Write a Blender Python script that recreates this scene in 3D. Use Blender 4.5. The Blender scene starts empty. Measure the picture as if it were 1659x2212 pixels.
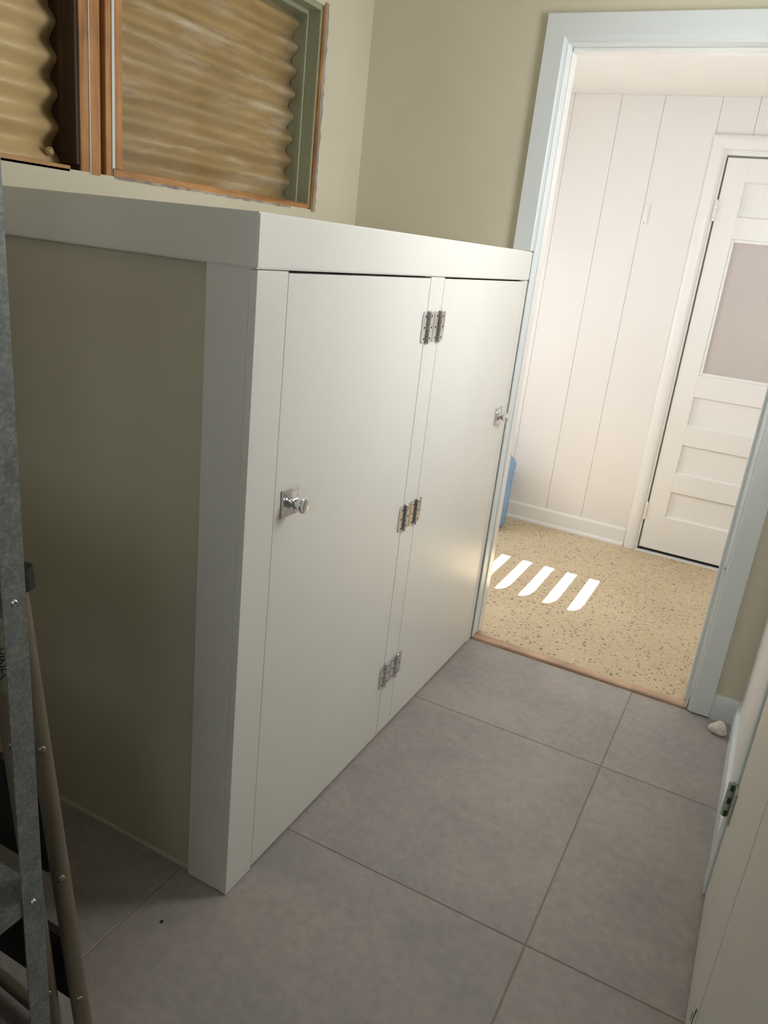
import bpy, bmesh, math, random
from mathutils import Vector, Matrix
random.seed(7)
PI = math.pi
sc = bpy.context.scene

# ------------------------------------------------------------------ camera
YAW, PITCH, ROLL = -0.44414, -0.33101, 0.11316
CAM = Vector((0.84624, -1.15685, 1.47019))
fw = Vector((math.sin(YAW)*math.cos(PITCH), math.cos(YAW)*math.cos(PITCH), math.sin(PITCH)))
rt = fw.cross(Vector((0, 0, 1))).normalized(); up = rt.cross(fw)
r2 = rt*math.cos(ROLL) + up*math.sin(ROLL); u2 = -rt*math.sin(ROLL) + up*math.cos(ROLL)
cd = bpy.data.cameras.new('camera'); cam = bpy.data.objects.new('camera', cd); sc.collection.objects.link(cam)
cd.sensor_fit = 'VERTICAL'; cd.sensor_height = 24.0; cd.lens = 24.0*1672.59/2212.0; cd.clip_start = 0.02
m = Matrix.Identity(4)
for i in range(3):
    m[i][0] = r2[i]; m[i][1] = u2[i]; m[i][2] = -fw[i]; m[i][3] = CAM[i]
cam.matrix_world = m
sc.camera = cam

# ------------------------------------------------------------------ world, sun, daylight, added fill, exposure
w = bpy.data.worlds.new('world'); sc.world = w; w.use_nodes = True
wb = w.node_tree.nodes['Background']; wb.inputs[0].default_value = (0.55, 0.75, 1.0, 1); wb.inputs[1].default_value = 1.5
def light(name, kind, loc, direction, energy, color=(1, 1, 1), sx=1, sy=1, angle=None):
    d = bpy.data.lights.new(name, kind); d.energy = energy; d.color = color
    if kind == 'AREA':
        d.shape = 'RECTANGLE'; d.size = sx; d.size_y = sy
    if angle is not None: d.angle = angle
    o = bpy.data.objects.new(name, d); sc.collection.objects.link(o); o.location = loc
    o.rotation_euler = Vector(direction).to_track_quat('-Z', 'Y').to_euler()
    return o
light('sun', 'SUN', (-4, 2.3, 5), (1, 0, -1), 72.0, (1.0, 0.97, 0.93), angle=math.radians(0.25))
# daylight at side and louvred windows; rear and wide lamps are added fill
light('side_window_daylight', 'AREA', (1.03, .97, 1.76), (-1, -0.10, -0.22), 11.5, (1.0, 0.985, 0.96), 0.44, 0.86)
light('rear_fill', 'AREA', (0.45, -1.95, 1.55), (-0.1, 1, -0.02), 4.4, (0.84, 0.92, 1.0), 0.9, 0.8)  # unseen fill lamp added behind the camera, no window there
light('louvre_window_daylight', 'AREA', (-1.02, 2.33, 1.25), (1, 0, -0.15), 8.6, (0.88, 0.94, 1.0), 0.42, 0.8)
light('wide_fill', 'AREA', (0.95, 1.74, 1.55), (-0.25, 1, 0.05), 8.2, (0.90, 0.94, 1.0), 0.9, 0.9)  # fill lamp added out of view to brighten the back room
sc.cycles.max_bounces = 7; sc.cycles.diffuse_bounces = 5; sc.cycles.glossy_bounces = 3; sc.cycles.transmission_bounces = 5
sc.cycles.caustics_reflective = False; sc.cycles.caustics_refractive = False
sc.view_settings.view_transform = 'Standard'; sc.view_settings.look = 'None'
sc.view_settings.exposure = 0.16; sc.view_settings.gamma = 1.0; sc.view_settings.use_curve_mapping = False

# ------------------------------------------------------------------ materials
def srgb(r, g, b):
    f = lambda c: (c/255/12.92) if c/255 <= 0.04045 else ((c/255+0.055)/1.055)**2.4
    return (f(r), f(g), f(b), 1)
class NT:
    def __init__(s, name):
        s.m = bpy.data.materials.new(name); s.m.use_nodes = True; s.t = s.m.node_tree
        s.b = s.t.nodes['Principled BSDF']; s.out = s.t.nodes['Material Output']
    def n(s, kind, **kw):
        o = s.t.nodes.new(kind)
        for k, v in kw.items(): setattr(o, k, v)
        return o
    def l(s, a, b): s.t.links.new(a, b)
    def coord(s, world=False, scale=(1, 1, 1)):
        mp = s.n('ShaderNodeMapping'); mp.inputs['Scale'].default_value = scale
        if world: s.l(s.n('ShaderNodeNewGeometry').outputs['Position'], mp.inputs[0])
        else: s.l(s.n('ShaderNodeTexCoord').outputs['Object'], mp.inputs[0])
        return mp.outputs[0]
    def noise(s, vec, scale, detail=4, rough=.55, dist=0.0):
        o = s.n('ShaderNodeTexNoise'); o.inputs['Scale'].default_value = scale; o.inputs['Detail'].default_value = detail
        o.inputs['Roughness'].default_value = rough; o.inputs['Distortion'].default_value = dist; s.l(vec, o.inputs['Vector']); return o.outputs['Fac']
    def ramp(s, fac, stops):
        o = s.n('ShaderNodeValToRGB'); e = o.color_ramp.elements
        while len(e) < len(stops): e.new(0.5)
        for i, (p, c) in enumerate(stops): e[i].position = p; e[i].color = c
        s.l(fac, o.inputs[0]); return o.outputs[0]
    def mix(s, fac, a, b, blend='MIX'):
        o = s.n('ShaderNodeMix', data_type='RGBA', blend_type=blend)
        for i, v in ((0, fac), (6, a), (7, b)):
            if hasattr(v, 'links') or isinstance(v, bpy.types.NodeSocket): s.l(v, o.inputs[i])
            else: o.inputs[i].default_value = v
        return o.outputs[2]
    def bump(s, h, strength, dist=0.01):
        o = s.n('ShaderNodeBump'); o.inputs['Strength'].default_value = strength; o.inputs['Distance'].default_value = dist
        s.l(h, o.inputs['Height']); s.l(o.outputs[0], s.b.inputs['Normal'])
    def base(s, v):
        if isinstance(v, bpy.types.NodeSocket): s.l(v, s.b.inputs['Base Color'])
        else: s.b.inputs['Base Color'].default_value = v
    def set(s, rough=.5, metal=0.0, spec=.5):
        s.b.inputs['Roughness'].default_value = rough; s.b.inputs['Metallic'].default_value = metal
        s.b.inputs['Specular IOR Level'].default_value = spec; return s.m
def paint(name, col, rough=.5, var=.05, bump=.08, bscale=220, spec=.4):
    t = NT(name); v = t.coord(True)
    f = t.noise(v, 3.0, 5)
    a = tuple(min(1, c*(1-var)) for c in col[:3]) + (1,); b = tuple(min(1, c*(1+var)) for c in col[:3]) + (1,)
    t.base(t.ramp(f, [(.3, a), (.7, b)])); t.bump(t.noise(v, bscale, 2), bump, .002)
    return t.set(rough, 0, spec)
M = {}
M['wall'] = paint('beige_wall_paint', srgb(212, 206, 184), .55, .03, .12, 160)
M['white'] = paint('white_semigloss_paint', srgb(233, 232, 225), .32, .02, .10, 120, .5)
M['casing'] = paint('cool_white_trim_paint', srgb(222, 228, 228), .32, .02, .08, 120)
M['creamwall'] = paint('cream_wall_paint', srgb(232, 228, 224), .42, .015, .05, 160)
M['creamtrim'] = paint('cream_trim_gloss_paint', srgb(236, 234, 229), .25, .015, .03, 120)
M['creamceil'] = paint('cream_ceiling_paint', srgb(238, 235, 228), .6, .015, .05)
M['closet'] = paint('off_white_door_paint', srgb(226, 222, 212), .4, .03, .10, 90)
M['ceil'] = paint('ceiling_paint', srgb(236, 234, 224), .7, .02, .05)
M['caulk'] = paint('caulk', srgb(206, 200, 178), .6, .05, .1)
M['lite'] = paint('greyish_frosted_lite', srgb(196, 187, 181), .45, .03, .03)
M['greenpaint'] = paint('grey_green_old_paint', srgb(158, 163, 138), .45, .10, .25, 60)
M['grout'] = paint('grout', srgb(152, 140, 124), .8, .15, .3)

def tile_mat():
    t = NT('grey_concrete_look_porcelain'); v = t.coord(True)
    oi = t.n('ShaderNodeObjectInfo'); ad = t.n('ShaderNodeVectorMath', operation='ADD'); t.l(v, ad.inputs[0])
    cx = t.n('ShaderNodeVectorMath', operation='SCALE'); cx.inputs[0].default_value = (13, 7, 5); t.l(oi.outputs['Random'], cx.inputs['Scale']); t.l(cx.outputs[0], ad.inputs[1])
    p = ad.outputs[0]
    big = t.noise(p, 3.2, 6, .6, .4); fine = t.noise(p, 40, 5, .7)
    c1 = t.ramp(big, [(.28, srgb(152, 147, 145)), (.5, srgb(166, 160, 156)), (.75, srgb(178, 170, 162))])
    c2 = t.ramp(fine, [(.3, (.86, .86, .86, 1)), (.7, (1.08, 1.07, 1.05, 1))])
    t.base(t.mix(1.0, c1, c2, 'MULTIPLY')); t.bump(fine, .10, .002)
    return t.set(.42, 0, .45)
M['tile'] = tile_mat()

def vinyl_mat():
    t = NT('speckled_tan_vinyl'); v = t.coord(True, (1, 1.6, 1))
    base = t.ramp(t.noise(t.coord(True), 2.5, 4), [(.3, srgb(200, 179, 143)), (.7, srgb(212, 192, 157))])
    col = base
    for sc_, thr, size, c in ((52, .87, .36, srgb(88, 74, 60)), (80, .86, .40, srgb(104, 88, 70)), (85, .86, .36, srgb(238, 226, 196)), (50, .92, .32, srgb(140, 128, 106))):
        vo = t.n('ShaderNodeTexVoronoi'); vo.inputs['Scale'].default_value = sc_; t.l(v, vo.inputs['Vector'])
        sx = t.n('ShaderNodeSeparateColor'); t.l(vo.outputs['Color'], sx.inputs[0])
        a = t.n('ShaderNodeMath', operation='GREATER_THAN'); t.l(sx.outputs[0], a.inputs[0]); a.inputs[1].default_value = thr
        ds = t.n('ShaderNodeMath', operation='ADD'); t.l(vo.outputs['Distance'], ds.inputs[0])
        nz = t.n('ShaderNodeMath', operation='MULTIPLY'); t.l(t.noise(v, sc_*3, 1), nz.inputs[0]); nz.inputs[1].default_value = .25; t.l(nz.outputs[0], ds.inputs[1])
        b = t.n('ShaderNodeMath', operation='LESS_THAN'); t.l(ds.outputs[0], b.inputs[0]); b.inputs[1].default_value = size+.1
        f = t.n('ShaderNodeMath', operation='MULTIPLY'); t.l(a.outputs[0], f.inputs[0]); t.l(b.outputs[0], f.inputs[1])
        col = t.mix(f.outputs[0], col, c)
    t.base(col); return t.set(.38, 0, .45)
M['vinyl'] = vinyl_mat()

def wood_mat(name, a, b, c, axis='z', rough=.55, scale=1.0):
    t = NT(name); s = {'x': (2, 40, 40), 'y': (40, 2, 40), 'z': (40, 40, 2)}[axis]
    v = t.coord(True, tuple(k*scale for k in s)); f = t.noise(v, 1.0, 6, .65, .6); f2 = t.noise(t.coord(True), 9, 4)
    col = t.ramp(f, [(.25, a), (.5, b), (.75, c)])
    col = t.mix(1.0, col, t.ramp(f2, [(.3, (.72, .70, .68, 1)), (.65, (1.05, 1.05, 1.05, 1))]), 'MULTIPLY')
    t.base(col); t.bump(f, .3, .003); return t.set(rough, 0, .35)
M['rawwood'] = wood_mat('raw_orange_window_wood', srgb(132, 86, 46), srgb(192, 138, 84), srgb(214, 164, 108), 'z')
M['rawwoody'] = wood_mat('raw_orange_sill_wood', srgb(140, 94, 54), srgb(196, 144, 92), srgb(220, 176, 126), 'y')
M['darkwood'] = wood_mat('dark_stained_window_wood', srgb(40, 26, 18), srgb(62, 42, 28), srgb(84, 58, 38), 'z')
M['oak'] = wood_mat('oak_threshold_wood', srgb(176, 142, 116), srgb(204, 170, 142), srgb(218, 188, 160), 'x')
M['ragged'] = wood_mat('torn_plaster_edge', srgb(112, 94, 84), srgb(170, 156, 146), srgb(208, 198, 186), 'z', .8, .5)

def fibre_mat(name, a, b, glare_streak, amount):
    t = NT(name); v = t.coord(True, (1, 2.2, 9))
    f = t.noise(v, 2.2, 6, .6, .8); col = t.ramp(f, [(.3, a), (.7, b)])
    g = t.noise(t.coord(True, (1, 2.2, 17)), 1.5, 5, .6, .35)
    col = t.mix(t.ramp(g, [(.52, (0, 0, 0, 1)), (.72, (amount, amount, amount, 1))]), col, glare_streak)  # pale streaks paint reflected glare along the corrugations into the colour
    d = t.noise(t.coord(True), 55, 2); col = t.mix(t.ramp(d, [(.72, (0, 0, 0, 1)), (.80, (.5, .5, .5, 1))]), col, srgb(105, 76, 48))
    t.base(col); t.bump(t.noise(t.coord(True), 60, 4), .25, .003); return t.set(.33, 0, .5)
M['fibre'] = fibre_mat('weathered_tan_fibreglass_glare', srgb(172, 142, 94), srgb(198, 168, 118), srgb(230, 218, 198), .8)
M['fibre2'] = fibre_mat('clean_tan_fibreglass', srgb(208, 180, 128), srgb(220, 194, 146), srgb(228, 206, 168), .2)

def simple(name, col, rough=.5, metal=0.0, spec=.5):
    t = NT(name); v = t.coord(False)
    a = tuple(c*.93 for c in col[:3])+(1,); b = tuple(min(1, c*1.07) for c in col[:3])+(1,)
    t.base(t.ramp(t.noise(v, 14, 3), [(.3, a), (.7, b)])); return t.set(rough, metal, spec)
M['chrome'] = simple('chrome', (.78, .78, .79, 1), .09, 1.0)
M['darkhole'] = simple('dark_recess', (.012, .010, .008, 1), .6)
M['blackplastic'] = simple('black_plastic', (.010, .010, .012, 1), .5)
M['taupe'] = simple('taupe_painted_tube', srgb(124, 114, 98), .38, .25)
M['rivet'] = simple('rivet_metal', srgb(150, 142, 126), .3, .8)
M['screw'] = simple('bright_screw', (.8, .8, .78, 1), .2, 1.0)
M['sticker'] = simple('sticker_print', srgb(128, 124, 104), .5)
M['ink'] = simple('ink', (.015, .014, .012, 1), .6)
M['hingepaint'] = paint('painted_hinge', srgb(176, 180, 168), .4, .05, .2)
M['hingegreen'] = simple('worn_green_hinge', srgb(38, 82, 40), .35, .3)
M['whiteplastic'] = simple('white_plastic', srgb(240, 236, 228), .35)

def galv_mat():
    t = NT('galvanised_steel'); v = t.coord(False)
    vo = t.n('ShaderNodeTexVoronoi'); vo.inputs['Scale'].default_value = 230; t.l(v, vo.inputs['Vector'])
    sx = t.n('ShaderNodeSeparateColor'); t.l(vo.outputs['Color'], sx.inputs[0])
    c = t.ramp(sx.outputs[0], [(0, srgb(118, 124, 124)), (.6, srgb(138, 144, 144)), (1, srgb(168, 174, 172))])
    c = t.mix(.5, c, t.ramp(t.noise(v, 30, 5), [(.3, srgb(110, 116, 118)), (.7, srgb(156, 160, 158))]))
    t.base(c); t.b.inputs['Metallic'].default_value = .65
    r = t.n('ShaderNodeMapRange'); r.inputs[3].default_value = .35; r.inputs[4].default_value = .6; t.l(sx.outputs[1], r.inputs[0]); t.l(r.outputs[0], t.b.inputs['Roughness'])
    return t.m
M['galv'] = galv_mat()

def stone_mat():
    t = NT('pale_pebble'); v = t.coord(False)
    c = t.ramp(t.noise(v, 60, 5), [(.35, srgb(212, 202, 188)), (.6, srgb(238, 230, 218))])
    c = t.mix(t.ramp(t.noise(v, 130, 3), [(.66, (0, 0, 0, 1)), (.74, (.6, .6, .6, 1))]), c, srgb(150, 140, 128))
    t.base(c); t.bump(t.noise(v, 120, 4), .3, .002); return t.set(.7)
M['stone'] = stone_mat()

def bottle_mat():
    t = NT('blue_translucent_polycarbonate'); t.b.inputs['Base Color'].default_value = srgb(120, 168, 226)
    t.b.inputs['Transmission Weight'].default_value = .35; t.b.inputs['IOR'].default_value = 1.25
    t.base(t.ramp(t.noise(t.coord(False), 6, 3), [(.3, srgb(140, 182, 232)), (.7, srgb(164, 202, 242))]))
    return t.set(.15)
M['bottle'] = bottle_mat()
def glass_mat():
    t = NT('dusty_window_glass')
    tr = t.n('ShaderNodeBsdfTransparent'); tr.inputs[0].default_value = (.97, .97, .95, 1)
    gl = t.n('ShaderNodeBsdfGlossy'); gl.inputs['Roughness'].default_value = .06
    lw = t.n('ShaderNodeFresnel'); lw.inputs[0].default_value = 1.45
    bf = t.n('ShaderNodeMath', operation='SUBTRACT'); bf.inputs[0].default_value = 1.0; t.l(t.n('ShaderNodeNewGeometry').outputs['Backfacing'], bf.inputs[1])
    fr = t.n('ShaderNodeMath', operation='MULTIPLY'); t.l(lw.outputs[0], fr.inputs[0]); t.l(bf.outputs[0], fr.inputs[1])
    m1 = t.n('ShaderNodeMixShader'); t.l(fr.outputs[0], m1.inputs[0]); t.l(tr.outputs[0], m1.inputs[1]); t.l(gl.outputs[0], m1.inputs[2])
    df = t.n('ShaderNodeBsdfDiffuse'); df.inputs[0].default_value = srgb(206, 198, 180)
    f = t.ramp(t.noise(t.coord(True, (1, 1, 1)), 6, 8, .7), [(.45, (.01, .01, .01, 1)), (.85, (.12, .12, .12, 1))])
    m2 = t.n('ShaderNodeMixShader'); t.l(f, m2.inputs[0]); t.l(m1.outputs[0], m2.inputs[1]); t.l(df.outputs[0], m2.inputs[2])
    t.l(m2.outputs[0], t.out.inputs[0]); return t.m
M['glass'] = glass_mat()

# ------------------------------------------------------------------ mesh helpers (all coordinates are world metres)
def B(): return bmesh.new()
def box(bm, x0, x1, y0, y1, z0, z1, bev=0.0, seg=2, mi=0):
    vs = [bm.verts.new((x, y, z)) for x in (x0, x1) for y in (y0, y1) for z in (z0, z1)]
    q = [(0, 1, 3, 2), (4, 6, 7, 5), (0, 4, 5, 1), (2, 3, 7, 6), (0, 2, 6, 4), (1, 5, 7, 3)]
    fs = [bm.faces.new([vs[i] for i in f]) for f in q]
    for f in fs: f.material_index = mi
    if bev > 0:
        es = list({e for f in fs for e in f.edges})
        r = bmesh.ops.bevel(bm, geom=es, offset=bev, segments=seg, affect='EDGES', profile=.6)
        for f in r['faces']: f.material_index = mi
    return bm
def prism(bm, pts, axis, a, b, mi=0):
    """extrude a 2-D polygon along an axis; pts in the order of the two other axes"""
    def P(u, v, t): return {'x': (t, u, v), 'y': (u, t, v), 'z': (u, v, t)}[axis]
    A = [bm.verts.new(P(u, v, a)) for u, v in pts]; Bv = [bm.verts.new(P(u, v, b)) for u, v in pts]
    n = len(pts)
    fs = [bm.faces.new(A), bm.faces.new(Bv[::-1])] + [bm.faces.new((A[i], Bv[i], Bv[(i+1) % n], A[(i+1) % n])) for i in range(n)]
    for f in fs: f.material_index = mi
    return bm
def tube(bm, pts, r, seg=16, mi=0, cap=True):
    pts = [Vector(p) for p in pts]; rings = []
    for i, p in enumerate(pts):
        d = (pts[min(i+1, len(pts)-1)] - pts[max(i-1, 0)]).normalized()
        a = d.cross(Vector((0, 0, 1)) if abs(d.z) < .9 else Vector((1, 0, 0))).normalized(); b = d.cross(a)
        rr = r[i] if isinstance(r, (list, tuple)) else r
        rings.append([bm.verts.new(p + (a*math.cos(2*PI*k/seg) + b*math.sin(2*PI*k/seg))*rr) for k in range(seg)])
    fs = []
    for R, S in zip(rings, rings[1:]):
        for k in range(seg): fs.append(bm.faces.new((R[k], R[(k+1) % seg], S[(k+1) % seg], S[k])))
    for f in fs: f.material_index = mi; f.smooth = True
    if cap:
        for f in (bm.faces.new(rings[0][::-1]), bm.faces.new(rings[-1])): 
            f.material_index = mi; f.smooth = False
            for e in f.edges: e.smooth = False
    return bm
def lathe(bm, prof, origin, axis, seg=24, mi=0):
    """prof: (distance along axis, radius)"""
    ax = Vector(axis).normalized(); o = Vector(origin)
    return tube(bm, [o+ax*t for t, _ in prof], [max(r, 1e-4) for _, r in prof], seg, mi)
COL = sc.collection
def root_loc(p):
    while p is not None and p.parent is not None: p = p.parent
    return p.location.copy() if p is not None else Vector((0, 0, 0))
def mk(name, bm, mats, parent=None, origin=(0, 0, 0), smooth=False):
    bmesh.ops.recalc_face_normals(bm, faces=bm.faces)
    o0 = root_loc(parent) if parent is not None else Vector(origin)
    bmesh.ops.translate(bm, verts=bm.verts, vec=-o0)
    me = bpy.data.meshes.new(name); 
    if smooth:
        for f in bm.faces: f.smooth = True
    bm.to_mesh(me); bm.free()
    for k in (mats if isinstance(mats, (list, tuple)) else [mats]): me.materials.append(M[k])
    o = bpy.data.objects.new(name, me); COL.objects.link(o)
    if parent is not None: o.parent = parent
    else: o.location = o0
    return o
def empty(name, loc):
    o = bpy.data.objects.new(name, None); COL.objects.link(o); o.location = loc; o.empty_display_size = .05; return o
def struct(o, label, cat):
    o['kind'] = 'structure'; o['label'] = label; o['category'] = cat; return o
def tag(o, label, cat, group=None):
    o['label'] = label; o['category'] = cat
    if group: o['group'] = group
    return o

# ------------------------------------------------------------------ dimensions
XW = -0.715        # window wall
YD = 1.578         # doorway wall face (its casing stands proud to 1.56)
YD2 = 1.668        # its far face
XR = 1.010         # right wall
H = 1.5            # cabinet height
YB = 3.193         # panelled wall of the back room
YN = -2.05
ZC, ZC2 = 2.50, 2.30

# ------------------------------------------------------------------ floors
bm = box(B(), -0.85, 1.15, YN-.1, 1.574, -.10, -.0018)
floor = struct(mk('floor', bm, 'grout'), 'grey large-format tiled floor of the near room', 'floor')
xs = [-.936, -.143, .650, 1.443]; ys = [-2.084, -1.302, -.520, .262, 1.044, 1.826]; g = .0016
for i in range(3):
    for j in range(5):
        x0, x1 = max(xs[i]+g, -.84), min(xs[i+1]-g, 1.14); y0, y1 = max(ys[j]+g, YN-.05), min(ys[j+1]-g, 1.572)
        mk('floor_tile', box(B(), x0, x1, y0, y1, -.012, 0, .0012, 1), 'tile', floor)
bm = box(B(), -1.2, 1.9, 1.60, YB+.15, -.10, .003)
struct(mk('floor_back', bm, 'vinyl'), 'tan speckled vinyl floor of the sunlit back room', 'floor')

# ------------------------------------------------------------------ walls
WY0, WY1, WZ0, WZ1 = -.62, 1.266, 1.556, 2.166     # raw window opening
bm = B()
for a in ((YN, WY0, 0, ZC), (WY1, YD+.02, 0, ZC), (WY0, WY1, 0, WZ0), (WY0, WY1, WZ1, ZC)):
    box(bm, XW-.13, XW, a[0], a[1], a[2], a[3])
struct(mk('wall_left', bm, 'wall'), 'beige painted wall with the raw window opening above the cabinet', 'wall')
DX0, DX1, DZ = .0, .846, 2.144
bm = B()
for a in ((-.845, DX0, 0, ZC), (DX1, 1.15, 0, ZC), (DX0, DX1, DZ, ZC)): box(bm, a[0], a[1], YD, YD2-.02, a[2], a[3])
struct(mk('wall_far', bm, 'wall'), 'beige painted wall around the doorway', 'wall')
bm = B()
for a in ((-1.2, DX0, 0, ZC), (DX1, 1.9, 0, ZC), (DX0, DX1, DZ, ZC)): box(bm, a[0], a[1], YD2-.02, YD2, a[2], a[3])
struct(mk('wall_back_near', bm, 'creamwall'), 'cream back-room side of the doorway wall', 'wall')
bm = B()
CY0, CY1, CZ = -.442, .656, 2.045; SY0, SY1, SZ0, SZ1 = .745, 1.195, 1.30, 2.22
for a in ((YN, CY0, 0, ZC), (CY1, SY0, 0, ZC), (SY1, YD, 0, ZC), (CY0, CY1, CZ, ZC), (SY0, SY1, 0, SZ0), (SY0, SY1, SZ1, ZC)):
    box(bm, XR, XR+.12, a[0], a[1], a[2], a[3])
box(bm, XR+.1, XR+.12, CY0, CY1, 0, CZ)
struct(mk('wall_right', bm, 'creamwall'), 'pale wall on the right with the closet opening', 'wall')
struct(mk('wall_near', box(B(), -.85, 1.13, YN-.1, YN, 0, ZC), 'wall'), 'beige wall behind the photographer', 'wall')
struct(mk('ceiling', box(B(), -.85, 1.13, YN-.1, YD2, ZC, ZC+.1), 'ceil'), 'white ceiling of the near room', 'ceiling')
struct(mk('ceiling_back', box(B(), -1.2, 1.9, YD2, YB+.15, ZC2, ZC2+.1), 'creamceil'), 'cream ceiling of the back room', 'ceiling')
struct(mk('wall_back_right', box(B(), 1.8, 1.9, YD2, YB, 0, ZC2), 'creamwall'), 'cream right wall of the back room', 'wall')

# back-room left wall with its louvred window: gaps throw the sun stripes on the floor
XL = -1.10; LY0, LY1, LZ0, LZ1 = 2.115, 2.556, .74, 1.52
bm = B()
for a in ((YD2, LY0, 0, ZC2), (LY1, YB, 0, ZC2), (LY0, LY1, 0, LZ0), (LY0, LY1, LZ1, ZC2)): box(bm, XL-.06, XL, a[0], a[1], a[2], a[3])
struct(mk('wall_back_left', bm, 'creamwall'), 'cream left wall of the back room', 'wall')
win2 = struct(empty('window_2', (XL, 2.335, LZ0)), 'white louvred window of the back room', 'window')
gap, pitch, top = .049, .117, 1.443
edges = [LZ1+.01] + [top]
z = LZ1+.005
for k in range(7):
    zt = top - k*pitch                      # top of this gap = lower edge of the slat above it
    zu = LZ1+.005 if k == 0 else top-(k-1)*pitch-gap
    pts = [(LY0-.005, zu), (LY1+.005, zu), (LY1+.005, zt)]
    r = .045
    for a in range(0, 7):
        th = a/6*PI/2
        pts.append((LY0+.10*(1-math.sin(th)), zt - r*(1-math.cos(th))))
    pts.append((LY0-.005, zt-r))
    mk('slat', prism(B(), pts, 'x', XL-.034, XL-.030), 'creamtrim', win2)
mk('slat', box(B(), XL-.034, XL-.030, LY0-.005, LY1+.005, LZ0-.005, top-6*pitch-gap), 'creamtrim', win2)
bm = B()
for a in ((LY0-.05, LY0, LZ0-.05, LZ1+.05), (LY1, LY1+.05, LZ0-.05, LZ1+.05), (LY0, LY1, LZ0-.05, LZ0), (LY0, LY1, LZ1, LZ1+.05)): box(bm, XL, XL+.015, *a, .003, 1)
mk('window_frame', bm, 'creamtrim', win2)
# side window of the near room
win3 = struct(empty('window_3', (XR+.05, .97, SZ0)), 'white framed side window of the near room', 'window')
bm = B()
for a in ((SY0, SY0+.03, SZ0, SZ1), (SY1-.03, SY1, SZ0, SZ1), (SY0+.03, SY1-.03, SZ0, SZ0+.03), (SY0+.03, SY1-.03, SZ1-.03, SZ1)): box(bm, XR+.03, XR+.08, *a, .003, 1)
mk('window_frame', bm, 'casing', win3)

# panelled back wall
wb_ = struct(mk('wall_back', box(B(), -1.2, 1.9, YB+.036, YB+.12, 0, ZC2), 'creamwall'), 'cream wall of vertical panelling boards in the back room', 'wall')
gx = [-1.1, -.80, -.63, -.415, -.174, .036, .302, .469, .69, .90, 1.15, 1.36, 1.6, 1.8]
for a, b in zip(gx, gx[1:]):
    if a >= .469 and b <= 1.15 : z0 = 2.05
    elif a == .302: z0 = 2.06
    else: z0 = 0
    mk('panel_board', box(B(), a+.0006, b-.0006, YB, YB+.0355, z0, ZC2, .0015, 1), 'creamwall', wb_)

# ------------------------------------------------------------------ doorway frame
tr1 = struct(empty('trim_1', (.42, 1.57, 0)), 'cool white casing and jambs around the doorway', 'door frame')
YF = 1.56; XO0, XO1 = -.071, .921; ZO = 2.214
def mitre_v(bm, prof, x_out, sgn, z0, ztop, yf):
    """vertical moulding: prof = (distance from the outer edge, depth from face)"""
    A = [bm.verts.new((x_out+sgn*u, yf+d, z0)) for u, d in prof]; C = [bm.verts.new((x_out+sgn*u, yf+d, ztop-u)) for u, d in prof]
    n = len(prof); bm.faces.new(A); bm.faces.new(C[::-1])
    for i in range(n): bm.faces.new((A[i], A[(i+1) % n], C[(i+1) % n], C[i]))
    return bm
def mitre_h(bm, prof, x0, x1, ztop, yf):
    A = [bm.verts.new((x0+u, yf+d, ztop-u)) for u, d in prof]; C = [bm.verts.new((x1-u, yf+d, ztop-u)) for u, d in prof]
    n = len(prof); bm.faces.new(A); bm.faces.new(C[::-1])
    for i in range(n): bm.faces.new((A[i], A[(i+1) % n], C[(i+1) % n], C[i]))
    return bm
cp = [(0, .017), (0, .002), (.002, 0), (.064, 0), (.067, .002), (.069, .006), (.073, .007), (.075, .010), (.075, .017)]
mk('casing', mitre_v(B(), cp, XO0, 1, H+.002, ZO, YF), 'casing', tr1)
mk('casing', mitre_v(B(), cp, XO1, -1, .006, ZO, YF), 'casing', tr1)
mk('casing', mitre_h(B(), cp, XO0, XO1, ZO, YF), 'casing', tr1)
mk('jamb', box(B(), .0025, .008, YF+.009, YD2+.002, .013, 2.132, .001, 1), 'casing', tr1)
mk('jamb', box(B(), .836, .8435, YF+.009, YD2+.004, .013, 2.132, .001, 1), 'casing', tr1)
mk('jamb', box(B(), .0025, .8435, YF+.009, YD2+.004, 2.132, 2.1425, .001, 1), 'casing', tr1)
mk('door_stop', box(B(), .0082, .0125, 1.622, YD2+.003, .013, 2.121, .001, 1), 'creamtrim', tr1)
mk('door_stop', box(B(), .825, .836, 1.622, YD2+.003, .013, 2.121, .002, 1), 'casing', tr1)
mk('door_stop', box(B(), .010, .836, 1.622, YD2+.003, 2.121, 2.132, .002, 1), 'creamtrim', tr1)
bm = prism(B(), [(1.576, -.02), (1.576, .006), (1.580, .010), (1.616, .010), (1.628, .005), (1.630, -.02)], 'x', .004, .842)
struct(mk('trim_4', bm, 'oak'), 'narrow oak threshold strip across the doorway', 'threshold')

# baseboards of the near room
bp = [(0, 0), (.013, 0), (.013, .078), (.011, .088), (.006, .094), (0, .096)]
bm = prism(B(), [(YD-d, z) for d, z in bp], 'x', .9215, 1.003)
struct(mk('baseboard_far', bm, 'casing'), 'short white baseboard right of the doorway', 'baseboard')
bm = prism(B(), [(XR-d, z) for d, z in bp], 'y', .731, YD-.0005)
struct(mk('baseboard_right', bm, 'casing'), 'white rounded baseboard along the right wall', 'baseboard')

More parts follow.
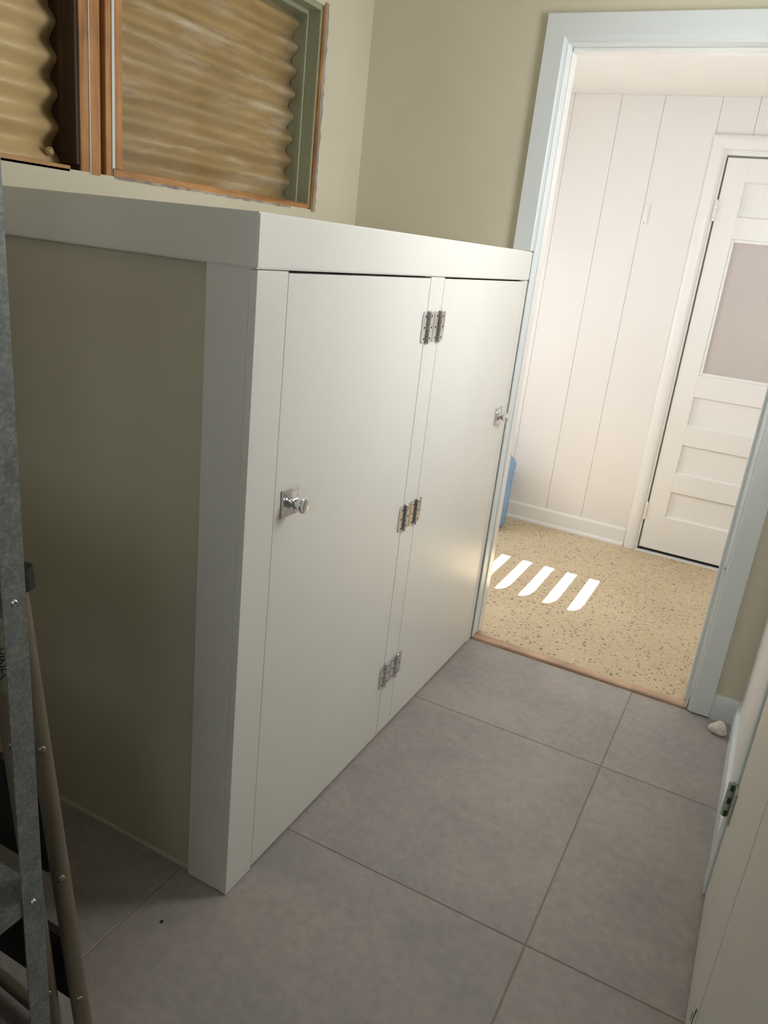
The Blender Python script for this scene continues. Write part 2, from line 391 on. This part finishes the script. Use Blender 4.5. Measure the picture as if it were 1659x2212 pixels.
# ------------------------------------------------------------------ closet doors in the right wall
tr3 = struct(empty('trim_3', (1.0, .69, 0)), 'white casing beside the closet doors', 'door frame')
prf = [(.73, 1.010), (.73, .996), (.727, .9925), (.668, .9925), (.662, .9955), (.660, 1.010)]
mk('casing', prism(B(), [(x, y) for y, x in prf], 'z', .004, 2.10), 'casing', tr3)
mk('casing', box(B(), .9925, 1.010, -.515, -.446, .004, 2.10, .003, 1), 'casing', tr3)
mk('casing', box(B(), .9925, 1.010, -.446, .66, 2.05, 2.12, .003, 1), 'casing', tr3)
def closet_leaf(name, y0, y1, label):
    o = struct(mk(name, box(B(), 1.0, 1.035, y0, y1, .008, 2.035, .002, 2), 'closet', None, (1.0, (y0+y1)/2, 0)), label, 'door'); return o
leaf = closet_leaf('door_2', .118, .648, 'off-white flush closet door with a worn hinge')
leaf2 = closet_leaf('door_3', -.436, .104, 'off-white flush closet door nearest the photographer')
mk('astragal', box(B(), 1.005, 1.034, .1045, .1175, .010, 2.03), 'closet', leaf)
for zc in (.30, 1.75):
    bm = B()
    for k in range(5):
        tube(bm, [(.986, .655, zc-.046+k*.0186), (.986, .655, zc-.046+k*.0186+.0172)], .0086, 16, 0)
        if k in (0, 2, 4):
            zz = zc-.046+k*.0186
            prism(bm, [(.9835, .6462), (.9885, .6462), (.9915, .6480), (.9900, .6500), (.9860, .6480), (.9835, .6480)], 'z', zz+.0005, zz+.0167, 1)
    tube(bm, [(.986, .655, zc-.049), (.986, .655, zc-.046)], [.004, .0068], 12, 0); tube(bm, [(.986, .655, zc+.046), (.986, .655, zc+.050)], [.0068, .004], 12, 0)
    box(bm, .9945, .9998, .612, .652, zc-.045, zc+.045, .001, 1, 0)
    mk('hinge', bm, ['hingepaint', 'hingegreen'], leaf)
for (y, z, s, a) in ((.150, .150, .012, .5), (.155, .126, .018, -.6), (.185, .105, .014, -.6), (.14, .165, .007, .2)):
    bm = prism(B(), [(y+math.cos(a+t)*s*(1 if i % 2 else .8)*.35 + math.sin(a)*math.sin(t)*s*.4, z+math.sin(t)*s) for i, t in enumerate([k*PI/4 for k in range(8)])], 'x', .9994, 1.0002)
    mk('paint_chip', bm, 'ink', leaf)

# ------------------------------------------------------------------ panelled door of the back room
d1 = struct(empty('door_1', (.76, YB, 0)), 'white panelled door with a greyish upper lite in the back room', 'door')
DY = YB - .004; xl, xr = .384, 1.146
rails = [(.026, .221), (.370, .475), (.634, .739), (.894, 1.005), (1.676, 1.775), (1.935, 2.038)]
mk('stile', box(B(), xl, .484, DY, DY+.03, .026, 2.038, .001, 1), 'creamtrim', d1)
mk('stile', box(B(), 1.046, xr, DY, DY+.03, .026, 2.038, .001, 1), 'creamtrim', d1)
for a, b in rails: mk('rail', box(B(), .484, 1.046, DY, DY+.03, a, b, .0006, 1), 'creamtrim', d1)
def panel(x0, x1, z0, z1, mat, dep, slope, name):
    bm = B(); y0, y1 = DY+.0012, DY+dep
    o = [bm.verts.new(p) for p in ((x0, y0, z0), (x1, y0, z0), (x1, y0, z1), (x0, y0, z1))]
    n = [bm.verts.new(p) for p in ((x0+slope, y1, z0+slope), (x1-slope, y1, z0+slope), (x1-slope, y1, z1-slope), (x0+slope, y1, z1-slope))]
    bk = [bm.verts.new((v.co.x, DY+.028, v.co.z)) for v in o]
    for i in range(4):
        j = (i+1) % 4; bm.faces.new((o[i], o[j], n[j], n[i])); bm.faces.new((o[i], bk[i], bk[j], o[j]))
    bm.faces.new(n); bm.faces.new(bk[::-1])
    return mk(name, bm, mat, d1)
for z0, z1 in ((.221, .370), (.475, .634), (.739, .894), (1.775, 1.935)): panel(.484, 1.046, z0, z1, 'creamtrim', .017, .007, 'door_panel')
bm = B()
for a in ((.484, .499, 1.005, 1.676), (1.031, 1.046, 1.005, 1.676), (.499, 1.031, 1.005, 1.020), (.499, 1.031, 1.661, 1.676)): box(bm, a[0], a[1], DY+.003, DY+.028, a[2], a[3], .002, 1)
mk('lite_bead', bm, 'creamtrim', d1)
lt = mk('lite', box(B(), .499, 1.031, DY+.014, DY+.026, 1.020, 1.661), 'lite', d1); lt['label'] = 'greyish frosted upper lite'
for zc in (1.795, .235):
    bm = B()
    for k in range(5): tube(bm, [(.379, DY-.006, zc-.046+k*.0186), (.379, DY-.006, zc-.046+k*.0186+.0178)], .0075, 12)
    tube(bm, [(.379, DY-.006, zc+.046), (.379, DY-.006, zc+.054)], [.0072, .003], 12)
    mk('hinge', bm, 'creamtrim', d1)
mk('door_gap', box(B(), xl, xr, DY+.012, DY+.02, .004, .0255), 'darkhole', d1)
tr2 = struct(empty('trim_2', (.33, YB, 0)), 'cream rounded casing around the panelled back-room door', 'door frame')
cw = .066
cp2 = [(0, 0), (0, -.008)] + [(cw*(.5-.5*math.cos(t)), -.008-.022*math.sin(t)**.8) for t in [k/10*PI for k in range(1, 10)]] + [(cw, -.008), (cw, 0)]
mk('casing', mitre_v(B(), cp2, .299, 1, .004, 2.138, YB), 'creamtrim', tr2)
mk('casing', mitre_v(B(), cp2, 1.231, -1, .004, 2.138, YB), 'creamtrim', tr2)
mk('casing', mitre_h(B(), cp2, .299, 1.231, 2.138, YB), 'creamtrim', tr2)
mk('jamb', box(B(), .365, .376, YB-.006, YB+.02, .004, 2.072, .001, 1), 'creamtrim', tr2)
mk('jamb', box(B(), 1.153, 1.165, YB-.006, YB+.02, .004, 2.072, .001, 1), 'creamtrim', tr2)
mk('jamb', box(B(), .376, 1.153, YB-.006, YB+.02, 2.048, 2.072, .001, 1), 'creamtrim', tr2)
mk('sill', box(B(), .366, 1.165, YB-.028, YB+.01, .003, .008, .002, 1), 'creamtrim', tr2)
bm = prism(B(), [(YB, 0.003), (YB-.022, .003), (YB-.022, .012), (YB-.016, .022), (YB-.012, .024), (YB-.012, .094), (YB-.008, .104), (YB, .106)], 'x', -1.09, .298)
struct(mk('baseboard_back', bm, 'creamtrim'), 'cream baseboard with shoe moulding on the panelled wall', 'baseboard')
st = empty('wall_catch', (.052, YB, 1.75))
mk('catch_plate', box(B(), .043, .066, YB-.008, YB-.0004, 1.705, 1.800, .002, 2), 'whiteplastic', st)
mk('catch_slot', box(B(), .048, .061, YB-.0105, YB-.008, 1.722, 1.792, .001, 1), 'creamtrim', st)
mk('catch_screw', lathe(B(), [(0, .004), (.002, .004), (.003, .002)], (.0545, YB-.008, 1.713), (0, -1, 0), 12), 'screw', st)
tag(st, 'small white plastic strip fixed to the cream panelling', 'wall fitting')

# water bottle standing in the back-room corner
wbt = empty('water_bottle', (-.468, 2.95, .003))
prof = [(0, .095), (.004, .112), (.03, .126), (.05, .128), (.06, .123), (.07, .128), (.10, .130), (.112, .124), (.122, .130), (.275, .132), (.285, .125), (.297, .134), (.325, .136), (.337, .128), (.349, .137), (.375, .138), (.40, .128), (.425, .10), (.445, .06), (.455, .035), (.49, .030)]
mk('bottle_body', lathe(B(), prof, (-.468, 2.95, .003), (0, 0, 1), 40), 'bottle', wbt)
mk('bottle_cap', lathe(B(), [(.485, .0), (.485, .034), (.515, .033), (.52, .028), (.52, .0)], (-.468, 2.95, .003), (0, 0, 1), 32), 'whiteplastic', wbt)
tag(wbt, 'blue translucent water bottle half hidden by the left door jamb', 'water bottle')

# ------------------------------------------------------------------ cabinet
cab = empty('cabinet', (0, .78, 0))
tag(cab, 'white built-in cupboard with two chrome-knobbed doors beside the doorway', 'cabinet')
YE = 1.5772
mk('top_board', box(B(), XW+.001, -.019, .0185, YE, H-.022, H-.0008, .001, 1), 'white', cab)
bm = prism(B(), [(XW+.001, -.004), (.001, -.004), (.001, YE), (-.018, YE), (-.018, .0175), (XW+.001, .0175)], 'z', 1.4055, H)
bmesh.ops.bevel(bm, geom=[e for e in bm.edges], offset=.0028, segments=2, affect='EDGES')
mk('top_rail', bm, 'white', cab)
mk('corner_stile', box(B(), -.0165, 0, .0, .0965, .002, 1.404, .0012, 2), 'white', cab)
mk('side_post', box(B(), -.114, -.0172, .0006, .0175, .002, 1.4085, .0015, 2), 'white', cab)
mk('middle_stile', box(B(), -.018, -.0006, .7475, .836, .010, 1.404, .0010, 2), 'white', cab)
mk('end_stile', box(B(), -.018, -.001, 1.5285, YE, .004, 1.404, .001, 2), 'white', cab)
mk('side_panel', box(B(), XW+.001, -.112, .019, .031, .004, 1.41), 'wall', cab)
mk('caulk_bead', prism(B(), [(.019, .0), (.0125, .0), (.0135, .003), (.0185, .008)], 'x', XW+.001, -.1145), 'caulk', cab)
mk('back_lining', box(B(), -.30, -.29, .035, YE-.01, .004, 1.40), 'white', cab)
bm = box(B(), -.29, -.02, .035, YE-.01, .003, .0075); mk('bottom_board', bm, 'white', cab)
# chrome hinge between door and stile
def hinge_mesh(yk, zc, wl, wr, h):
    bm = B(); c = .006; z0, z1 = zc-h/2, zc+h/2
    yl0, yl1 = yk-wl, yk-.0035
    prism(bm, [(yl0+c, z0), (yl1, z0), (yl1, z1), (yl0+c, z1), (yl0, z1-c), (yl0, z0+c)], 'x', .0004, .0022, 0)
    yr0, yr1 = yk+.0035, yk+wr
    prism(bm, [(yr0, z0), (yr1-c, z0), (yr1, z0+c), (yr1, z1-c), (yr1-c, z1), (yr0, z1)], 'x', .0004, .0022, 0)
    tube(bm, [(.0045, yk, z0), (.0045, yk, z1)], .0042, 18, 0)
    for k in range(1, 5): tube(bm, [(.0045, yk, z0+h*k/5-.0004), (.0045, yk, z0+h*k/5+.0004)], .00435, 14, 1)
    for za, s in ((z0, -1), (z1, 1)): tube(bm, [(.0045, yk, za), (.0045, yk, za+s*.002), (.0045, yk, za+s*.0035)], [.0052, .0052, .003], 12, 0)
    for dz, dl in ((h*.36, .0), (0, .006), (-h*.36, .0)):
        for yc in (yk-wl*.55-dl*.6, yk+wr*.55+dl*.6):
            tube(bm, [(.0021, yc, zc+dz), (.0027, yc, zc+dz)], [.0042, .0036], 12, 0)
            tube(bm, [(.0027, yc, zc+dz), (.0029, yc, zc+dz)], [.0036, .0030], 10, 1)
    return bm
def knob(door, y, z):
    bm = B(); R = .031; n = 9; out = []
    for s in range(4):                                       # square rosette with concave sides
        a0 = PI/4 + s*PI/2; p0 = Vector((math.cos(a0), math.sin(a0)))*R*1.41; p1 = Vector((math.cos(a0+PI/2), math.sin(a0+PI/2)))*R*1.41
        for k in range(n):
            t = k/n; p = p0.lerp(p1, t); inn = 1 - .06*math.sin(PI*t); out.append(p*inn)
    def ring(x, s): return [bm.verts.new((x, y+p.x*s, z+p.y*s)) for p in out]
    rs = [ring(.0004, 1), ring(.0028, 1), ring(.0040, .90), ring(.0050, .72), ring(.0078, .42), ring(.010, .22)]
    N = len(out)
    for A, C in zip(rs, rs[1:]):
        for k in range(N): bm.faces.new((A[k], A[(k+1) % N], C[(k+1) % N], C[k]))
    bm.faces.new(rs[0][::-1]); bm.faces.new(rs[-1])
    mk('knob_plate', bm, 'chrome', door)
    pr = [(.006, .0098), (.010, .0090), (.013, .0096), (.016, .0122), (.021, .0150), (.027, .0165), (.033, .0171), (.0375, .0172), (.0388, .0164), (.0394, .0150), (.0397, .0100), (.0398, .004)]
    o = mk('knob', lathe(B(), pr, (0, y, z), (1, 0, 0), 32), 'chrome', door); o['label'] = 'chrome door knob'
HZ = ((1.2765, .080), (.7425, .075), (.225, .076))
def cdoor(y0, y1, ky, hk, label):
    d = mk('cabinet_door', box(B(), -.019, -.0008, y0, y1, .009, 1.4005, .0012, 2), 'white', cab)
    for zc, h in HZ:
        hm = hinge_mesh(hk, zc, .034 if hk < .8 else .037, .033 if hk < .8 else .036, h)
        mk('hinge', hm, ['chrome', 'darkhole'], d)['label'] = 'chrome butt hinge'
    knob(d, ky, .938)
    d['label'] = label; return d
cdoor(.0995, .7455, .152, .7565, 'left cupboard door with knob at its left edge')
cdoor(.8385, 1.5265, 1.472, .830, 'right cupboard door with knob by the doorway')

# ------------------------------------------------------------------ raw window above the cabinet
win = struct(empty('window_1', (XW, .5, WZ0)), 'raw wood window opening with corrugated tan panels outside', 'window')
def corrugated(name, mat, y0, y1, z0, z1, x, amp, pitch, ph):
    bm = B(); nz = int((z1-z0)/pitch*14); ny = 8; rows = []
    for i in range(nz+1):
        z = z0+(z1-z0)*i/nz
        s = math.sin(2*PI*(z-z0)/pitch+ph)
        rows.append([(x+amp*s, y0+(y1-y0)*j/ny, z) for j in range(ny+1)])
    for side in (0, -.0022):
        vs = [[bm.verts.new((p[0]+side, p[1], p[2])) for p in r] for r in rows]
        for a, b in zip(vs, vs[1:]):
            for j in range(ny): bm.faces.new((a[j], a[j+1], b[j+1], b[j])).smooth = True
        if side == 0: front = vs
    for i in range(nz):
        for j in (0, ny): bm.faces.new((front[i][j], front[i+1][j], vs[i+1][j], vs[i][j]))
    return mk(name, bm, mat, win)
corrugated('corrugated_panel', 'fibre2', WY0-.02, .262, 1.560, WZ1+.03, -.786, .0115, .0725, .6)
corrugated('corrugated_panel', 'fibre', .395, 1.2395, 1.566, WZ1+.03, -.805, .0135, .0680, 1.5)
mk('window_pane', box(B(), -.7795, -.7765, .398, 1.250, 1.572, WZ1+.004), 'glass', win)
# mullion of several boards (outer face at the wall)
def board(name, y0, y1, xf, mat, z0=1.5505, z1=WZ1+.005, xb=-.80, bev=.0015): return mk(name, box(B(), xb, xf, y0, y1, z0, z1, bev, 1), mat, win)
board('mullion_board', .2665, .2925, -.7155, 'rawwood'); board('mullion_side', .264, .2663, -.7175, 'darkwood')
board('mullion_caulk', .2927, .2957, -.7130, 'white', bev=.0008)
board('mullion_board', .2959, .3270, -.7145, 'rawwood'); board('mullion_groove', .3272, .3450, -.738, 'darkwood')
board('mullion_board', .3452, .3630, -.7165, 'rawwood'); board('mullion_edge', .3632, .3655, -.7160, 'greenpaint', bev=.0006)
board('mullion_stop', .3670, .3790, -.7210, 'casing', 1.574); board('mullion_strip', .3792, .4050, -.7225, 'rawwood', 1.574)
# right jamb in two planes
mk('jamb', box(B(), -.7655, -.7205, 1.2520, 1.2655, 1.560, WZ1+.004, .001, 1), 'greenpaint', win)
mk('jamb_stop', box(B(), -.8160, -.7660, 1.2440, 1.2655, 1.560, WZ1+.004, .0012, 1), 'greenpaint', win)
mk('head_jamb', box(B(), -.8160, -.7660, .405, 1.2435, 2.138, WZ1+.004, .001, 1), 'greenpaint', win)
mk('head_jamb', box(B(), -.7655, -.7205, .405, 1.2515, 2.150, WZ1+.004, .001, 1), 'greenpaint', win)
mk('left_jamb_side', box(B(), -.8160, -.7180, .2560, .2635, 1.57, WZ1+.004), 'darkwood', win)
def ragged(bm, y0, y1, z0, z1, vertical, x0, x1, n, amp):
    """strip with an irregular torn edge"""
    pts = []
    for k in range(n+1):
        t = k/n; j = random.uniform(0, amp)
        pts.append((y1+j, z0+(z1-z0)*t) if vertical else (y0+(y1-y0)*t, z0-j))
    if vertical: poly = [(y0, z0)] + pts + [(y0, z1)]
    else: poly = [(y0, z1)] + pts + [(y1, z1)]
    return prism(bm, poly, 'x', x0, x1)
mk('torn_edge', ragged(B(), 1.2655, 1.2800, 1.550, WZ1+.01, True, -.7152, -.7095, 34, .009), 'ragged', win)
mk('torn_edge', ragged(B(), 1.2600, 1.2655, 1.556, WZ1+.004, True, -.7200, -.7120, 20, .002), 'rawwood', win)
mk('sill_strip', box(B(), -.7740, -.7170, .369, 1.2515, 1.5545, 1.5735, .003, 2), 'rawwoody', win)
mk('sill_strip', box(B(), -.7740, -.7150, WY0, .236, 1.5480, 1.5640, .003, 2), 'rawwoody', win)
mk('torn_edge', ragged(B(), .370, 1.14, 1.5530, 1.5570, False, -.7165, -.7130, 60, .0035), 'ragged', win)
mk('sill_back', box(B(), -.84, -.7745, WY0, 1.25, 1.540, 1.556), 'darkwood', win)
mk('sky_blocker', box(B(), -.90, -.885, WY0-.05, 1.30, 1.50, ZC), 'darkwood', win)  # added backing, blocks bright sky in the gaps around the panels
mk('sky_blocker', box(B(), -.885, -.846, WY0-.05, 1.30, 1.50, 1.515), 'darkwood', win)
mk('knot', lathe(B(), [(0, .004), (.002, .009), (.006, .010), (.008, .006), (.004, .004)], (-.777, .228, 1.590), (1, -.3, 0), 16), 'fibre2', win)

# ------------------------------------------------------------------ galvanised shelving unit
sh = empty('shelving_unit', (-.16, -.98, 0))
tag(sh, 'galvanised steel shelving unit at the left edge of the picture', 'shelving')
def post(xc, yc, sx, sy):
    bm = B(); wd = .036; t = .0022
    prism(bm, [(xc, yc), (xc-sx*wd, yc), (xc-sx*wd, yc-sy*t), (xc-sx*t, yc-sy*t), (xc-sx*t, yc-sy*wd), (xc, yc-sy*wd)], 'z', .0035, 1.78)
    return mk('post', bm, 'galv', sh)
XP, YP = .031, -.517
for a, b, sx, sy in ((XP, YP, 1, 1), (XP, -1.44, 1, -1), (-.36, YP, -1, 1), (-.36, -1.44, -1, -1)): post(a, b, sx, sy)
for zs in (.105, .478, .985, 1.48):
    x0, x1, y0, y1 = -.3572, XP-.0028, -1.437, YP-.0028; t = .0015; lip = .032
    bm = box(B(), x0, x1, y0, y1, zs-t, zs)
    box(bm, x1-t, x1, y0, y1, zs-lip, zs-t); box(bm, x0, x0+t, y0, y1, zs-lip, zs-t); box(bm, x0+t, x1-t, y1-t, y1, zs-lip, zs-t); box(bm, x0+t, x1-t, y0, y0+t, zs-lip, zs-t)
    box(bm, x1-.014, x1-t, y0+t, y1-t, zs-lip, zs-lip+t)
    s = mk('shelf', bm, 'galv', sh)
    for yy in (YP-.018, -1.44+.018):
        b2 = lathe(B(), [(0, .0048), (.001, .0046), (.0025, .003), (.0026, .0005)], (XP, yy, zs-.016), (1, 0, 0), 16)
        lathe(b2, [(.0024, .0018), (.0028, .0016)], (XP, yy, zs-.016), (1, 0, 0), 8, 1)
        mk('screw', b2, ['screw', 'ink'], s)

sh.location.x += .008; sh.rotation_euler.y = -.013      # the unit leans slightly away from the aisle

# ------------------------------------------------------------------ folded stool behind the shelving
fs = empty('folding_stool', (-.15, -.44, 0))
tag(fs, 'taupe tubular folding step stool with black treads behind the shelving', 'step stool')
RB, RT = Vector((.048, -.448, .012)), Vector((-.078, -.452, .952))     # near-side front leg
LB, LT = Vector((-.037, -.450, .012)), Vector((-.134, -.452, .88))
OFF = Vector((-.38, .03, 0))
def straight(a, b, r, name, mat='taupe'): return mk(name, tube(B(), [a, a.lerp(b, .5), b], r, 20), mat, fs)
for off in (Vector((0, 0, 0)), OFF):
    straight(RB+off, RT+off, .0150, 'leg'); straight(LB+off, LT+off, .0150, 'leg')
    mk('end_cap', tube(B(), [RT+off-Vector((-.004, 0, .022)), RT+off+Vector((-.001, 0, .012))], .0245, 20), 'blackplastic', fs)
    mk('foot', tube(B(), [RB+off-Vector((0, 0, .011)), RB+off+Vector((0, 0, .012))], .0195, 20), 'blackplastic', fs)
    mk('foot', tube(B(), [LB+off-Vector((0, 0, .011)), LB+off+Vector((0, 0, .012))], .019, 20), 'blackplastic', fs)
view = Vector((.81, -.586, 0))
for t in (.70, .445, .18):
    for A, C in ((RB, RT), (LB, LT)):
        p = A.lerp(C, t if A is RB else t*1.12-.05)
        mk('rivet', lathe(B(), [(0, .0068), (.0022, .0062), (.0035, .003)], p+view*.0145, view, 16), 'rivet', fs)
def tread(z0, z1, name, xe=-.012):
    bm = B(); y0, y1 = -.424, -.404
    prism(bm, [(-.46, z0), (xe-.018+.02*(1-z0), z0), (xe, z0+.02), (xe-.023, z1), (-.46, z1)], 'y', y0, y1)
    bmesh.ops.bevel(bm, geom=list(bm.edges), offset=.004, segments=2, affect='EDGES')
    return mk(name, bm, 'blackplastic', fs)
tread(.10, .235, 'tread'); tread(.37, .56, 'tread', -.062); tread(.80, .93, 'tread', -.125)
straight(Vector((-.06, -.432, .03)), Vector((-.43, -.41, .03)), .012, 'crossbar')
# sticker on the leg with its lettering
sp = LB.lerp(LT, .90)
bm = B(); ax = (LT-LB).normalized(); side = Vector((.58, .80, 0)); 
ring = []
for k in range(7):
    th = -1.0+2.0*k/6; d = (view*math.cos(th)+Vector((.586, .81, 0))*math.sin(th)).normalized()*.0154
    ring.append((bm.verts.new(sp+d+ax*.05), bm.verts.new(sp+d-ax*.05)))
for a, b in zip(ring, ring[1:]): bm.faces.new((a[0], b[0], b[1], a[1]))
stick = mk('sticker', bm, 'sticker', fs)
cu = bpy.data.curves.new('lettering', 'FONT'); cu.body = 'VINES'; cu.size = .021; cu.extrude = .0002; cu.align_x = 'CENTER'; cu.align_y = 'CENTER'
to = bpy.data.objects.new('tmp', cu); COL.objects.link(to)
dg = bpy.context.evaluated_depsgraph_get(); me = bpy.data.meshes.new_from_object(to.evaluated_get(dg)); bpy.data.objects.remove(to)
xa = -ax; za = view.normalized(); ya = za.cross(xa).normalized()
mt = Matrix(((xa.x, ya.x, za.x, 0), (xa.y, ya.y, za.y, 0), (xa.z, ya.z, za.z, 0), (0, 0, 0, 1)))
mt.translation = sp+view*.0159-fs.location
me.transform(mt); me.materials.append(M['ink'])
lo = bpy.data.objects.new('lettering', me); COL.objects.link(lo); lo.parent = stick

# ------------------------------------------------------------------ small things
bm = B(); bmesh.ops.create_icosphere(bm, subdivisions=4, radius=1)
for v in bm.verts:
    c = v.co; ang = math.atan2(c.z, c.x); tri = 1 + .13*math.cos(3*(ang-PI*.42))
    n = .03*math.sin(5*c.x+2)*math.cos(4*c.y)
    v.co = Vector((c.x*.0295*tri*(1+n), c.y*.017*(1+n), c.z*.0245*tri*(1+n)))
bmesh.ops.rotate(bm, verts=bm.verts, cent=(0, 0, 0), matrix=Matrix.Rotation(math.radians(-22), 3, 'X'))
zmin = min(v.co.z for v in bm.verts); bmesh.ops.translate(bm, verts=bm.verts, vec=(.957, 1.475, -zmin))
tag(mk('stone', bm, 'stone', None, (.957, 1.475, 0), True), 'rounded pale pebble on the tile by the right door casing', 'stone')
bm = B(); bmesh.ops.create_icosphere(bm, subdivisions=2, radius=1)
for v in bm.verts: v.co = Vector((v.co.x*.0035*(1+.2*math.sin(9*v.co.y)), v.co.y*.0042, v.co.z*.0022))
bmesh.ops.translate(bm, verts=bm.verts, vec=(-.07, -.135, .0022))
tag(mk('crumb', bm, 'ink', None, (-.07, -.135, 0), True), 'tiny black crumb on the grey tile in front of the cupboard corner', 'crumb')
